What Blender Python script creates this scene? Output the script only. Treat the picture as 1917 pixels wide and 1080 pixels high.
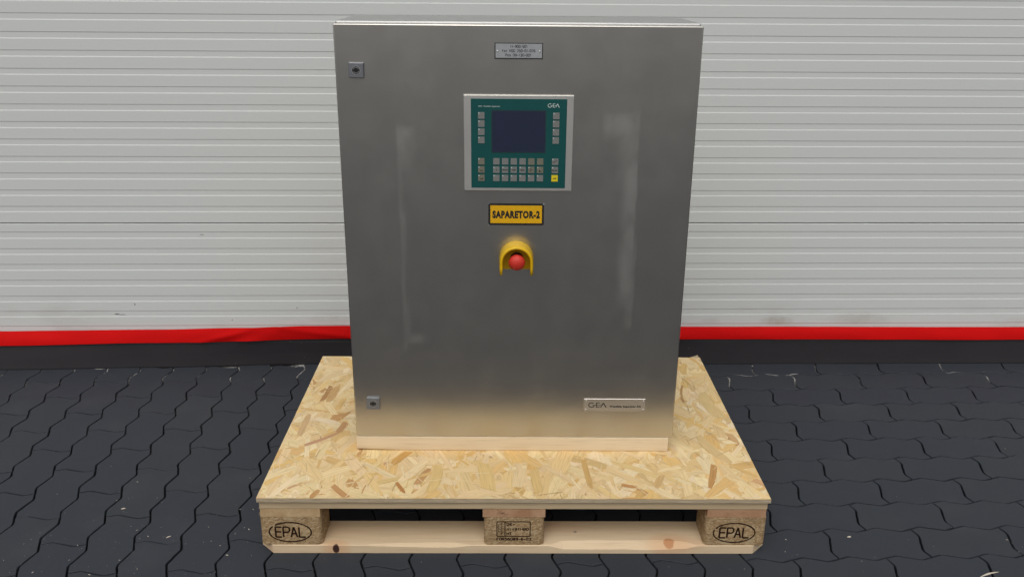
import bpy, bmesh, math, random
from mathutils import Vector, Matrix, noise as mnoise
R = math.radians
rnd = random.Random(7)
scene = bpy.context.scene
for o in list(bpy.data.objects):
    bpy.data.objects.remove(o)
col = scene.collection

# ------------------------------------------------------------------ camera, sky, sun, exposure
CAM = (-0.02854, -1.77372, 1.30695)
PITCH, YAW, ROLL, FPX = 0.3446, 0.01094, 0.00833, 1656.16
fwd = Vector((math.sin(YAW) * math.cos(PITCH), math.cos(YAW) * math.cos(PITCH), -math.sin(PITCH)))
rgt = fwd.cross(Vector((0, 0, 1))).normalized()
upv = rgt.cross(fwd)
r2 = rgt * math.cos(ROLL) + upv * math.sin(ROLL)
u2 = -rgt * math.sin(ROLL) + upv * math.cos(ROLL)
cd = bpy.data.cameras.new("camera")
cam = bpy.data.objects.new("camera", cd)
col.objects.link(cam)
cam.matrix_world = Matrix(((r2.x, u2.x, -fwd.x, CAM[0]), (r2.y, u2.y, -fwd.y, CAM[1]), (r2.z, u2.z, -fwd.z, CAM[2]), (0, 0, 0, 1)))
cd.sensor_fit = 'HORIZONTAL'
cd.sensor_width = 36.0
cd.lens = FPX / 1917 * 36.0
cd.clip_start = 0.02
cd.clip_end = 2000
scene.camera = cam

SUN_EL, SUN_AZ = R(58), R(188)          # azimuth measured from +y towards +x: behind the camera
world = bpy.data.worlds.new("World")
scene.world = world
world.use_nodes = True
wn = world.node_tree.nodes
wl = world.node_tree.links
wn.clear()
sky = wn.new("ShaderNodeTexSky")
sky.sky_type = 'NISHITA'
sky.sun_disc = False
sky.sun_elevation = SUN_EL
sky.sun_rotation = SUN_AZ
sky.air_density = 1.0
sky.dust_density = 6.0
sky.ozone_density = 1.0
hs = wn.new("ShaderNodeHueSaturation")   # an overcast sky is nearly grey
hs.inputs['Saturation'].default_value = 0.28
bg = wn.new("ShaderNodeBackground")
bg.inputs['Strength'].default_value = 0.10
wo = wn.new("ShaderNodeOutputWorld")
wl.new(sky.outputs[0], hs.inputs['Color'])
wl.new(hs.outputs[0], bg.inputs['Color'])
wl.new(bg.outputs[0], wo.inputs['Surface'])

sd = bpy.data.lights.new("sun", 'SUN')
sd.energy = 0.9
sd.angle = R(70)
sd.color = (1.0, 0.985, 0.95)
sun = bpy.data.objects.new("sun", sd)
col.objects.link(sun)
sdir = Vector((math.sin(SUN_AZ) * math.cos(SUN_EL), math.cos(SUN_AZ) * math.cos(SUN_EL), math.sin(SUN_EL)))
sun.rotation_euler = sdir.to_track_quat('Z', 'Y').to_euler()
sun.location = (0, -4, 8)

scene.view_settings.view_transform = 'Standard'
scene.view_settings.look = 'None'
scene.view_settings.gamma = 1.0
scene.view_settings.use_curve_mapping = False
scene.view_settings.exposure = 0.0
scene.render.engine = 'CYCLES'
scene.cycles.max_bounces = 8
scene.cycles.caustics_reflective = False


# ------------------------------------------------------------------ node helpers
class NT:
    def __init__(self, name):
        self.m = bpy.data.materials.new(name)
        self.m.use_nodes = True
        self.t = self.m.node_tree
        self.b = self.t.nodes["Principled BSDF"]
        self.tc = None

    def put(self, sock, v):
        if hasattr(v, 'is_output') or isinstance(v, bpy.types.NodeSocket):
            self.t.links.new(v, sock)
        elif isinstance(v, (tuple, list)) and sock.type == 'RGBA':
            sock.default_value = (*v[:3], 1.0)
        else:
            sock.default_value = v

    def node(self, typ, **kw):
        n = self.t.nodes.new(typ)
        for k, v in kw.items():
            setattr(n, k, v)
        return n

    def obj(self):
        if self.tc is None:
            self.tc = self.node("ShaderNodeTexCoord")
        return self.tc.outputs['Object']

    def mapped(self, vec, scale=(1, 1, 1), loc=(0, 0, 0), rot=(0, 0, 0)):
        n = self.node("ShaderNodeMapping")
        self.put(n.inputs['Vector'], vec)
        n.inputs['Scale'].default_value = scale
        self.put(n.inputs['Location'], loc)
        n.inputs['Rotation'].default_value = rot
        return n.outputs[0]

    def noise(self, vec, scale, detail=3, rough=.55, dist=0.0, out='Fac'):
        n = self.node("ShaderNodeTexNoise")
        self.put(n.inputs['Vector'], vec)
        n.inputs['Scale'].default_value = scale
        n.inputs['Detail'].default_value = detail
        n.inputs['Roughness'].default_value = rough
        n.inputs['Distortion'].default_value = dist
        return n.outputs[out]

    def vor(self, vec, scale, feature='F1', out='Distance'):
        n = self.node("ShaderNodeTexVoronoi", feature=feature)
        self.put(n.inputs['Vector'], vec)
        n.inputs['Scale'].default_value = scale
        return n.outputs[out]

    def math(self, op, a, b=0.0, clamp=False):
        n = self.node("ShaderNodeMath", operation=op, use_clamp=clamp)
        self.put(n.inputs[0], a)
        self.put(n.inputs[1], b)
        return n.outputs[0]

    def ramp(self, fac, stops, interp='LINEAR'):
        n = self.node("ShaderNodeValToRGB")
        n.color_ramp.interpolation = interp
        e = n.color_ramp.elements
        while len(e) < len(stops):
            e.new(0.5)
        for el, (p, c) in zip(e, stops):
            el.position = p
            el.color = (*c, 1) if isinstance(c, (tuple, list)) else (c, c, c, 1)
        self.put(n.inputs[0], fac)
        return n.outputs[0]

    def step(self, v, lo, hi):                     # smooth 0..1 between lo and hi (lo may exceed hi)
        n = self.node("ShaderNodeMapRange", interpolation_type='SMOOTHSTEP')
        self.put(n.inputs['Value'], v)
        a, b, c, d = (lo, hi, 0, 1) if lo < hi else (hi, lo, 1, 0)
        for i, x in zip(('From Min', 'From Max', 'To Min', 'To Max'), (a, b, c, d)):
            n.inputs[i].default_value = x
        return n.outputs[0]

    def mix(self, fac, a, b, mode='MIX'):
        n = self.node("ShaderNodeMix", data_type='RGBA', blend_type=mode)
        self.put(n.inputs[0], fac)
        self.put(n.inputs[6], a)
        self.put(n.inputs[7], b)
        return n.outputs[2]

    def sep(self, vec):
        n = self.node("ShaderNodeSeparateXYZ")
        self.put(n.inputs[0], vec)
        return n.outputs

    def bump(self, h, strength=.3, dist=.001):
        n = self.node("ShaderNodeBump")
        n.inputs['Strength'].default_value = strength
        n.inputs['Distance'].default_value = dist
        self.put(n.inputs['Height'], h)
        self.put(self.b.inputs['Normal'], n.outputs[0])

    def rand(self):
        return self.node("ShaderNodeObjectInfo").outputs['Random']

    def set(self, **kw):
        al = dict(color='Base Color', rough='Roughness', metal='Metallic', spec='Specular IOR Level', coat='Coat Weight', aniso='Anisotropic')
        for k, v in kw.items():
            self.put(self.b.inputs[al[k]], v)
        return self.m

    def ellipse(self, px, pz, cx, cz, rx, rz, soft=.5):
        a = self.math('DIVIDE', self.math('SUBTRACT', px, cx), rx)
        c = self.math('DIVIDE', self.math('SUBTRACT', pz, cz), rz)
        d = self.math('ADD', self.math('MULTIPLY', a, a), self.math('MULTIPLY', c, c))
        return self.step(d, 1 + soft, 1 - soft)


def plain(name, color, rough=.5, metal=0.0, spec=.5):
    n = NT(name)
    v = n.obj()
    f = n.noise(v, 60, 3)
    c2 = tuple(min(1, c * .84) for c in color)
    return n.set(color=n.mix(f, color, c2), rough=rough, metal=metal, spec=spec)


M = {}


def mat_paving():
    n = NT("anthracite_paver")
    v = n.obj()
    rv = n.rand()
    off = n.node("ShaderNodeCombineXYZ")
    n.put(off.inputs[0], n.math('MULTIPLY', rv, 37.0))
    n.put(off.inputs[1], n.math('MULTIPLY', rv, 91.0))
    vv = n.mapped(v, loc=off.outputs[0])
    f1 = n.noise(vv, 9, 4, .6)
    f2 = n.noise(vv, 420, 2, .7)
    c = n.mix(f1, (.024, .029, .036), (.037, .042, .050))
    c = n.mix(n.math('MULTIPLY', rv, .6), c, (.026, .030, .043))
    sp = n.step(n.vor(vv, 260), .16, .05)
    spm = n.math('MULTIPLY', sp, n.step(n.noise(vv, 30, 2), .56, .72))
    c = n.mix(n.math('MULTIPLY', spm, .4), c, (.16, .155, .15))
    c = n.mix(n.math('MULTIPLY', n.step(f2, .5, .75), .5), c, (.016, .017, .018))
    dust = n.step(n.noise(vv, 3.5, 4, .6), .52, .8)
    c = n.mix(n.math('MULTIPLY', dust, .20), c, (.085, .088, .092))
    h = n.math('ADD', n.math('MULTIPLY', f2, .7), n.math('MULTIPLY', n.noise(vv, 70, 3), .6))
    n.bump(h, .35, .0012)
    return n.set(color=c, rough=n.math('ADD', n.math('MULTIPLY', f1, .25), .58), spec=.35)


def mat_joint():
    n = NT("joint_sand")
    g = n.node("ShaderNodeNewGeometry").outputs['Position']
    x, y, z = n.sep(g)
    near = n.step(y, .86, .97)
    pat = n.step(n.noise(g, 6, 3, .6), .38, .54)
    f = n.math('MULTIPLY', n.math('MULTIPLY', near, pat), n.step(n.noise(g, 28, 3, .6), .36, .58))
    c = n.mix(n.noise(g, 150, 2), (.008, .008, .008), (.018, .018, .018))
    c = n.mix(n.step(z, -.0095, -.0055), c, (.026, .028, .031))
    c = n.mix(f, c, (.34, .33, .31))
    n.bump(n.noise(g, 300, 2), .5, .002)
    return n.set(color=c, rough=.95, spec=.1)


def mat_door():
    n = NT("light_grey_door_paint")
    v = n.obj()
    x, y, z = n.sep(v)
    f = n.noise(n.mapped(v, scale=(.5, 1, 2)), 2.2, 5, .6)
    c = n.mix(f, (.690, .712, .694), (.662, .684, .668))
    low = n.step(z, .34, .12)
    dirt = n.math('MULTIPLY', low, n.step(n.noise(n.mapped(v, scale=(.6, 1, 1.4)), 6, 5, .65), .45, .8))
    c = n.mix(n.math('MULTIPLY', dirt, .35), c, (.40, .38, .33))
    for cx, cz, rx, rz, st in ((.933, .158, .05, .016, .35), (1.22, .166, .09, .022, .22), (-.62, .17, .07, .02, .12), (.70, .16, .03, .01, .15)):
        e = n.ellipse(x, z, cx, cz, rx, rz, .9)
        e = n.math('MULTIPLY', e, n.noise(v, 40, 3))
        c = n.mix(n.math('MULTIPLY', e, st * 1.8), c, (.33, .27, .16))
    w = n.math('ADD', z, n.math('MULTIPLY', n.noise(v, 60, 2), .004))
    for cx, cz, rx, rz in ((-1.348, .1935, .009, .0022), (-1.330, .1915, .012, .0012), (-1.283, .229, .0018, .0042), (-.735, .214, .0018, .0025), (.20, .36, .006, .001), (-.96, .171, .002, .002), (-1.03, .475, .007, .0012), (1.68, .985, .004, .002)):
        e = n.ellipse(x, w, cx, cz, rx, rz, .4)
        c = n.mix(n.math('MULTIPLY', e, .8), c, (.06, .06, .06))
    h = n.noise(v, 900, 2, .5)
    n.bump(h, .06, .0005)
    return n.set(color=c, rough=n.math('ADD', n.math('MULTIPLY', f, .12), .38), spec=.45)


def mat_steel(name, base=(.56, .55, .53), rough=.36, marks=False):
    n = NT(name)
    v = n.obj()
    x, y, z = n.sep(v)
    grain = n.noise(n.mapped(v, scale=(85, 85, 3), loc=(.37, .41, .13)), 3.0, 2, .6)
    cloud = n.noise(v, 3.2, 4, .6)
    smud = n.noise(v, 11, 4, .6)
    c = n.mix(cloud, base, tuple(b * .86 for b in base))
    r = n.math('ADD', n.math('MULTIPLY', cloud, .10), rough - .05)
    r = n.math('ADD', r, n.math('MULTIPLY', n.math('SUBTRACT', grain, .5), .022))
    r = n.math('ADD', r, n.math('MULTIPLY', n.math('SUBTRACT', smud, .5), .12))
    if marks:
        w1 = n.math('MULTIPLY', n.math('SUBTRACT', n.noise(v, 12, 4, .6), .5), .030)
        xx = n.math('ADD', x, n.math('MULTIPLY', w1, .5))
        zz = n.math('ADD', z, w1)

        def boxm(x0, x1, z0, z1, sl, sr, sb, st):
            a = n.math('MULTIPLY', n.step(xx, x0 - sl, x0 + sl), n.step(xx, x1 + sr, x1 - sr))
            b = n.math('MULTIPLY', n.step(zz, z0 - sb, z0 + sb), n.step(zz, z1 + st, z1 - st))
            return n.math('MULTIPLY', a, b)
        ms = [(boxm(-.272, -.236, .70, .778, .004, .016, .05, .012), .62),
              (boxm(-.270, -.262, .24, .78, .004, .005, .01, .03), .32),
              (boxm(-.270, -.258, .47, .585, .003, .006, .03, .01), .40),
              (boxm(-.268, -.222, .255, .278, .004, .02, .006, .012), .42),
              (boxm(-.268, -.254, .255, .345, .004, .006, .01, .03), .38),
              (boxm(.195, .271, .765, .812, .012, .003, .020, .008), .55),
              (boxm(.236, .272, .66, .80, .018, .003, .04, .02), .50),
              (boxm(.245, .274, .37, .72, .014, .003, .04, .04), .66),
              (boxm(.262, .280, .30, .52, .008, .003, .015, .05), .42)]
        tot = None
        for mk, s in ms:
            q = n.math('MULTIPLY', mk, s)
            tot = q if tot is None else n.math('MAXIMUM', tot, q)
        patch = n.step(n.noise(n.mapped(v, scale=(1, 1, .6)), 22, 4, .65), .28, .62)
        tot = n.math('MULTIPLY', tot, n.math('ADD', n.math('MULTIPLY', patch, .42), .18))
        # dried film: dull and pale, so less of a mirror
        n.set(metal=n.math('SUBTRACT', 1.0, n.math('MULTIPLY', tot, .22)))
        c = n.mix(n.math('MULTIPLY', tot, .5), c, (.62, .62, .61))
        r = n.math('ADD', r, n.math('MULTIPLY', tot, .12))
    else:
        n.set(metal=1.0)
    return n.set(color=c, rough=n.math('MAXIMUM', r, .285))


def mat_pine(name, light, dark, grain_axis='x', tint=None, knots=()):
    n = NT(name)
    v = n.obj()
    rv = n.rand()
    off = n.node("ShaderNodeCombineXYZ")
    for i, k in enumerate((13.0, 7.0, 5.0)):
        n.put(off.inputs[i], n.math('MULTIPLY', rv, k))
    s = {'x': (.9, 16, 16), 'y': (16, .9, 16), 'n': (14, 14, 14)}[grain_axis]
    vv = n.mapped(v, scale=s, loc=off.outputs[0])
    a = n.noise(vv, 1.3, 3, .5, .6)
    b = n.noise(vv, 9, 4, .65)
    fine = n.noise(n.mapped(v, scale=tuple(k * 2.2 for k in s)), 12, 2, .7)
    c = n.mix(n.ramp(a, [(.30, 0.0), (.62, 1.0)]), light, dark)
    c = n.mix(n.math('MULTIPLY', n.step(b, .48, .75), .45), c, tuple(d * .72 for d in dark))
    c = n.mix(n.math('MULTIPLY', n.step(fine, .55, .8), .25), c, tuple(min(1, l * 1.12) for l in light))
    if tint:
        c = n.mix(n.math('MULTIPLY', n.step(n.noise(n.mapped(v, scale=(2, 6, 6)), 2, 3), .5, .75), .5), c, tint)
    x, y, z = n.sep(v)
    for (kx, ky, kz, kr, kc, halo) in knots:
        wob = n.math('MULTIPLY', n.math('SUBTRACT', n.noise(v, 55, 3), .5), kr * .9)
        xx = n.math('ADD', x, wob)
        zq = n.math('MULTIPLY', n.math('SUBTRACT', z, kz), .8)
        yq = n.math('SUBTRACT', y, ky)
        rad = n.math('SQRT', n.math('ADD', n.math('MULTIPLY', zq, zq), n.math('MULTIPLY', yq, yq)))
        if halo:
            c = n.mix(n.math('MULTIPLY', n.ellipse(xx, rad, kx, 0.0, kr * 3.6, kr * 2.6, .95), .6), c, halo)
        c = n.mix(n.ellipse(xx, rad, kx, 0.0, kr, kr * 1.1, .35), c, kc)
    n.bump(n.math('ADD', b, fine), .25, .0006)
    return n.set(color=c, rough=.68, spec=.25)


def mat_chipblock():
    n = NT("pressed_chip_block")
    v = n.obj()
    rv = n.rand()
    off = n.node("ShaderNodeCombineXYZ")
    n.put(off.inputs[0], n.math('MULTIPLY', rv, 9.0))
    vv = n.mapped(v, loc=off.outputs[0])
    cells = n.node("ShaderNodeTexVoronoi")
    n.put(cells.inputs['Vector'], n.mapped(vv, scale=(1, 1, 1.7), rot=(.3, .5, .2)))
    cells.inputs['Scale'].default_value = 210
    d = cells.outputs['Distance']
    cr = n.sep(cells.outputs['Color'])[0]
    c = n.ramp(cr, [(.0, (.27, .175, .088)), (.35, (.35, .235, .122)), (.7, (.41, .285, .155)), (.93, (.50, .37, .22))])
    big = n.vor(n.mapped(vv, scale=(1, 1, 1.4)), 62, out='Color')
    br = n.sep(big)[1]
    c = n.mix(n.math('MULTIPLY', n.step(br, .88, .94), .7), c, (.48, .37, .22))
    c = n.mix(n.math('MULTIPLY', n.step(n.noise(vv, 26, 3), .42, .7), .30), c, (.20, .135, .07))
    h = n.math('ADD', n.math('SUBTRACT', 1.0, d), n.noise(vv, 60, 3))
    n.bump(h, .5, .0014)
    return n.set(color=c, rough=.85, spec=.15)


def mat_flake():
    n = NT("strand_flake")
    at = n.node("ShaderNodeAttribute", attribute_name="tone").outputs['Color']
    uv = n.node("ShaderNodeUVMap", uv_map="UVMap").outputs[0]
    g1 = n.noise(n.mapped(uv, scale=(14, 260, 1)), 1.0, 3, .6)
    g2 = n.noise(n.mapped(uv, scale=(40, 900, 1)), 1.0, 2, .6)
    f = n.ramp(g1, [(.25, .76), (.5, 1.0), (.75, 1.08)])
    c = n.mix(1.0, at, f, 'MULTIPLY')
    c = n.mix(n.math('MULTIPLY', n.step(g2, .55, .8), .30), c, n.mix(1.0, c, (.80, .68, .5), 'MULTIPLY'))
    n.bump(n.math('ADD', g1, g2), .25, .0005)
    return n.set(color=c, rough=.55, spec=.35)


def mat_board_edge():
    n = NT("strand_board_core")
    v = n.obj()
    a = n.noise(n.mapped(v, scale=(14, 14, 260)), 1.5, 4, .65)
    b = n.noise(n.mapped(v, scale=(60, 60, 500)), 1.5, 3, .6)
    c = n.ramp(a, [(.25, (.33, .26, .17)), (.5, (.46, .375, .255)), (.75, (.58, .48, .34))])
    c = n.mix(n.math('MULTIPLY', n.step(b, .5, .75), .4), c, (.24, .18, .11))
    n.bump(n.math('ADD', a, b), .6, .0015)
    return n.set(color=c, rough=.85, spec=.15)


def mat_seal():
    n = NT("black_rubber_seal")
    v = n.obj()
    x, y, z = n.sep(v)
    f = n.noise(n.mapped(v, scale=(1, 1, 3)), 5, 5, .65)
    c = n.mix(f, (.025, .022, .025), (.037, .034, .037))
    sp = n.math('MULTIPLY', n.step(n.vor(v, 45), .09, .04), n.step(n.noise(v, 5, 2), .5, .62))
    c = n.mix(n.math('MULTIPLY', sp, .5), c, (.30, .29, .26))
    c = n.mix(n.math('MULTIPLY', n.step(z, .035, .0), .15), c, (.05, .05, .05))
    n.bump(n.noise(v, 160, 3), .15, .001)
    return n.set(color=c, rough=.62, spec=.35)


def mat_red():
    n = NT("red_fabric_tape")
    v = n.obj()
    f = n.noise(n.mapped(v, scale=(1, 1, 2)), 7, 5, .6)
    c = n.mix(f, (.66, .004, .004), (.54, .003, .003))
    n.bump(n.noise(n.mapped(v, scale=(1, 1, 1)), 500, 2), .12, .0006)
    return n.set(color=c, rough=.75, spec=.12)


def mat_sticker():
    n = NT("yellow_reflective_sticker")
    v = n.obj()
    x, y, z = n.sep(v)
    ck = n.vor(n.mapped(v, scale=(1, 1, 1), rot=(0, R(45), 0)), 360)
    f = n.step(ck, .30, .48)
    c = n.mix(n.math('MULTIPLY', f, .45), (.82, .49, .008), (.68, .30, .004))
    c = n.mix(n.math('MULTIPLY', n.noise(v, 25, 3), .3), c, (.80, .46, .03))
    return n.set(color=c, rough=.35, spec=.5)


M['paver'] = mat_paving()
M['joint'] = mat_joint()
M['door'] = mat_door()
M['steel'] = mat_steel("brushed_stainless_door", (.66, .635, .585), .30, marks=True)
M['steel_body'] = mat_steel("brushed_stainless_body", (.60, .60, .59), .34)
M['bezel'] = mat_steel("satin_steel_bezel", (.66, .65, .62), .55)
M['zinc'] = plain("cast_zinc", (.24, .25, .27), .45, .5)
M['plate'] = plain("engraved_silver_plate", (.47, .49, .50), .42, .35)
M['logo_plate'] = mat_steel("brushed_name_plate", (.70, .67, .63), .44)
M['rivet'] = plain("bright_rivet", (.78, .78, .78), .35, .6)
M['ink'] = plain("black_print", (.012, .012, .012), .6)
M['burn'] = plain("burnt_brand", (.030, .014, .008), .9, 0, .1)
M['black'] = plain("black_plastic", (.012, .012, .013), .45)
M['hole'] = plain("dark_key_hole", (.010, .010, .010), .5)
M['green'] = plain("teal_green_membrane", (.001, .080, .075), .42)
M['screen'] = plain("blue_grey_display", (.023, .031, .064), .28)
M['screen_edge'] = plain("display_rim", (.020, .045, .048), .4)
M['key'] = plain("grey_membrane_key", (.215, .225, .215), .5)
M['key_warm'] = plain("worn_grey_membrane_key", (.195, .190, .145), .5)
M['key_yellow'] = plain("yellow_membrane_key", (.82, .66, .02), .45)
M['led'] = plain("clear_lamp_window", (.56, .66, .64), .4)
M['white'] = plain("white_print", (.62, .70, .68), .5)
M['sticker'] = mat_sticker()
M['yellow'] = plain("yellow_shroud_plastic", (.80, .49, .003), .40)
M['red_knob'] = plain("red_button_plastic", (.66, .036, .020), .55)
M['seal'] = mat_seal()
M['red'] = mat_red()
M['flake'] = mat_flake()
M['core'] = mat_board_edge()
M['chip'] = mat_chipblock()
PL, PD = (.66, .53, .34), (.57, .43, .25)
M['pine_x'] = mat_pine("fresh_pine_board", PL, PD, 'x')
M['pine_front'] = mat_pine("fresh_pine_front_board", (.72, .57, .385), (.64, .49, .31), 'x', (.66, .42, .25),
                           knots=((-.422, .0, .012, .0085, (.05, .022, .016), (.62, .36, .19)), (.372, .014, .020, .013, (.50, .25, .12), (.66, .42, .24)), (.15, .055, .022, .004, (.36, .27, .2), None)))
M['pine_y'] = mat_pine("pine_stringer", (.58, .42, .24), (.46, .31, .16), 'y')
M['pine_red'] = mat_pine("reddish_pine_stringer", (.52, .33, .20), (.40, .22, .12), 'y', (.44, .23, .13))
M['pine_deck'] = mat_pine("weathered_deck_board", (.60, .47, .30), (.50, .38, .23), 'x')
M['batten'] = mat_pine("planed_pine_batten", (.77, .64, .45), (.71, .57, .38), 'x')
M['splint'] = plain("pale_wood_splinter", (.62, .55, .44), .8)
M['wall'] = plain("light_render_wall", (.50, .50, .48), .8)


# ------------------------------------------------------------------ object helpers
class MB:
    def __init__(self):
        self.v, self.f, self.mi = [], [], []

    def add(self, vs, fs, mi=0):
        b = len(self.v)
        self.v += [tuple(p) for p in vs]
        self.f += [tuple(i + b for i in f) for f in fs]
        self.mi += [mi] * len(fs)

    def box(self, x0, x1, y0, y1, z0, z1, mi=0):
        vs = [(x, y, z) for z in (z0, z1) for y in (y0, y1) for x in (x0, x1)]
        self.add(vs, [(0, 2, 3, 1), (4, 5, 7, 6), (0, 1, 5, 4), (1, 3, 7, 5), (3, 2, 6, 7), (2, 0, 4, 6)], mi)

    def prism(self, poly, y0, y1, mi=0):
        """polygon given as (x, z), counter-clockwise seen from -y; y0 is the front"""
        n = len(poly)
        vs = [(x, y0, z) for x, z in poly] + [(x, y1, z) for x, z in poly]
        self.add(vs, [tuple(range(n)), tuple(range(2 * n - 1, n - 1, -1))] + [((i + 1) % n, i, n + i, n + (i + 1) % n) for i in range(n)], mi)

    def stroke(self, pts, w, y0, y1, mi=0, closed=False):
        """a flat band of width w along (x, z) points"""
        n = len(pts)
        L, Rr = [], []
        for i, (x, z) in enumerate(pts):
            a = pts[(i - 1) % n] if (i or closed) else pts[0]
            b = pts[(i + 1) % n] if (i < n - 1 or closed) else pts[-1]
            dx, dz = b[0] - a[0], b[1] - a[1]
            l = math.hypot(dx, dz) or 1
            nx, nz = -dz / l * w / 2, dx / l * w / 2
            L.append((x + nx, z + nz))
            Rr.append((x - nx, z - nz))
        seg = range(n if closed else n - 1)
        for i in seg:
            j = (i + 1) % n
            self.prism([Rr[i], Rr[j], L[j], L[i]], y0, y1, mi)

    def lathe_y(self, prof, cx, cz, seg=24, mi=0):
        """profile of (radius, y) turned about an axis along y, front first"""
        base = len(self.v)
        for r, y in prof:
            for k in range(seg):
                a = 2 * math.pi * k / seg
                self.v.append((cx + r * math.cos(a), y, cz + r * math.sin(a)))
        for i in range(len(prof) - 1):
            for k in range(seg):
                k2 = (k + 1) % seg
                self.f.append((base + i * seg + k2, base + i * seg + k, base + (i + 1) * seg + k, base + (i + 1) * seg + k2))
                self.mi.append(mi)
        if prof[0][0] > 1e-6:
            self.f.append(tuple(base + k for k in range(seg)))
            self.mi.append(mi)

    def build(self, name, mats, parent=None, bevel=0.0, seg=2, smooth=False):
        me = bpy.data.meshes.new(name)
        me.from_pydata(self.v, [], self.f)
        if not isinstance(mats, (list, tuple)):
            mats = [mats]
        for m in mats:
            me.materials.append(m)
        for p, i in zip(me.polygons, self.mi):
            p.material_index = i
        bm = bmesh.new()
        bm.from_mesh(me)
        if bevel:
            bmesh.ops.remove_doubles(bm, verts=bm.verts, dist=1e-6)
            es = [e for e in bm.edges if len(e.link_faces) == 2 and e.calc_face_angle(0) > .6]
            bmesh.ops.bevel(bm, geom=es, offset=bevel, segments=seg, affect='EDGES', profile=.5)
        bmesh.ops.recalc_face_normals(bm, faces=bm.faces)
        bm.to_mesh(me)
        bm.free()
        if smooth:
            for p in me.polygons:
                p.use_smooth = True
        return link(name, me, parent)


def link(name, me, parent=None):
    o = bpy.data.objects.new(name, me)
    col.objects.link(o)
    if parent is not None:
        o.parent = parent
    return o


def thing(name, label, cat, loc=(0, 0, 0), rz=0.0, group=None):
    o = bpy.data.objects.new(name, None)
    o.empty_display_size = .1
    col.objects.link(o)
    o.location = loc
    o.rotation_euler = (0, 0, rz)
    return tag(o, label, cat, group)


def tag(o, label, cat, group=None):
    o['label'] = label
    o['category'] = cat
    if group:
        o['group'] = group
    return o


def text_mesh(body, x0, x1, z0, z1, y, bold=0.0, thick=.0002):
    """lettering as flat geometry fitted into a rectangle of the x-z plane, front face at y - thick"""
    cu = bpy.data.curves.new("lettering", 'FONT')
    cu.body = body
    cu.align_x = 'CENTER'
    cu.size = 1.0
    cu.space_character = 1.0 + bold * 2.2
    cu.offset = bold
    cu.resolution_u = 3
    ob = bpy.data.objects.new("lettering", cu)
    col.objects.link(ob)
    dg = bpy.context.evaluated_depsgraph_get()
    me = bpy.data.meshes.new_from_object(ob.evaluated_get(dg))
    bpy.data.objects.remove(ob)
    bpy.data.curves.remove(cu)
    xs = [v.co.x for v in me.vertices]
    ys = [v.co.y for v in me.vertices]
    sx = (x1 - x0) / (max(xs) - min(xs))
    sz = (z1 - z0) / (max(ys) - min(ys))
    mx, my = min(xs), min(ys)
    vs = [((v.co.x - mx) * sx + x0, y - thick, (v.co.y - my) * sz + z0) for v in me.vertices]
    fs = [tuple(p.vertices) for p in me.polygons]
    bpy.data.meshes.remove(me)
    return vs, fs


def add_text(name, lines, mat, parent, bold=0.0):
    b = MB()
    for ln in lines:
        vs, fs = text_mesh(*ln, bold=bold)
        b.add(vs, fs)
    return b.build(name, mat, parent)


# monoline capitals and figures as (x, z) paths in a unit box, for engraved, burnt and cut lettering
def _arc(cx, cz, rx, rz, a0, a1, n=8):
    return [(cx + rx * math.cos(R(a0 + (a1 - a0) * k / n)), cz + rz * math.sin(R(a0 + (a1 - a0) * k / n))) for k in range(n + 1)]


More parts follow.
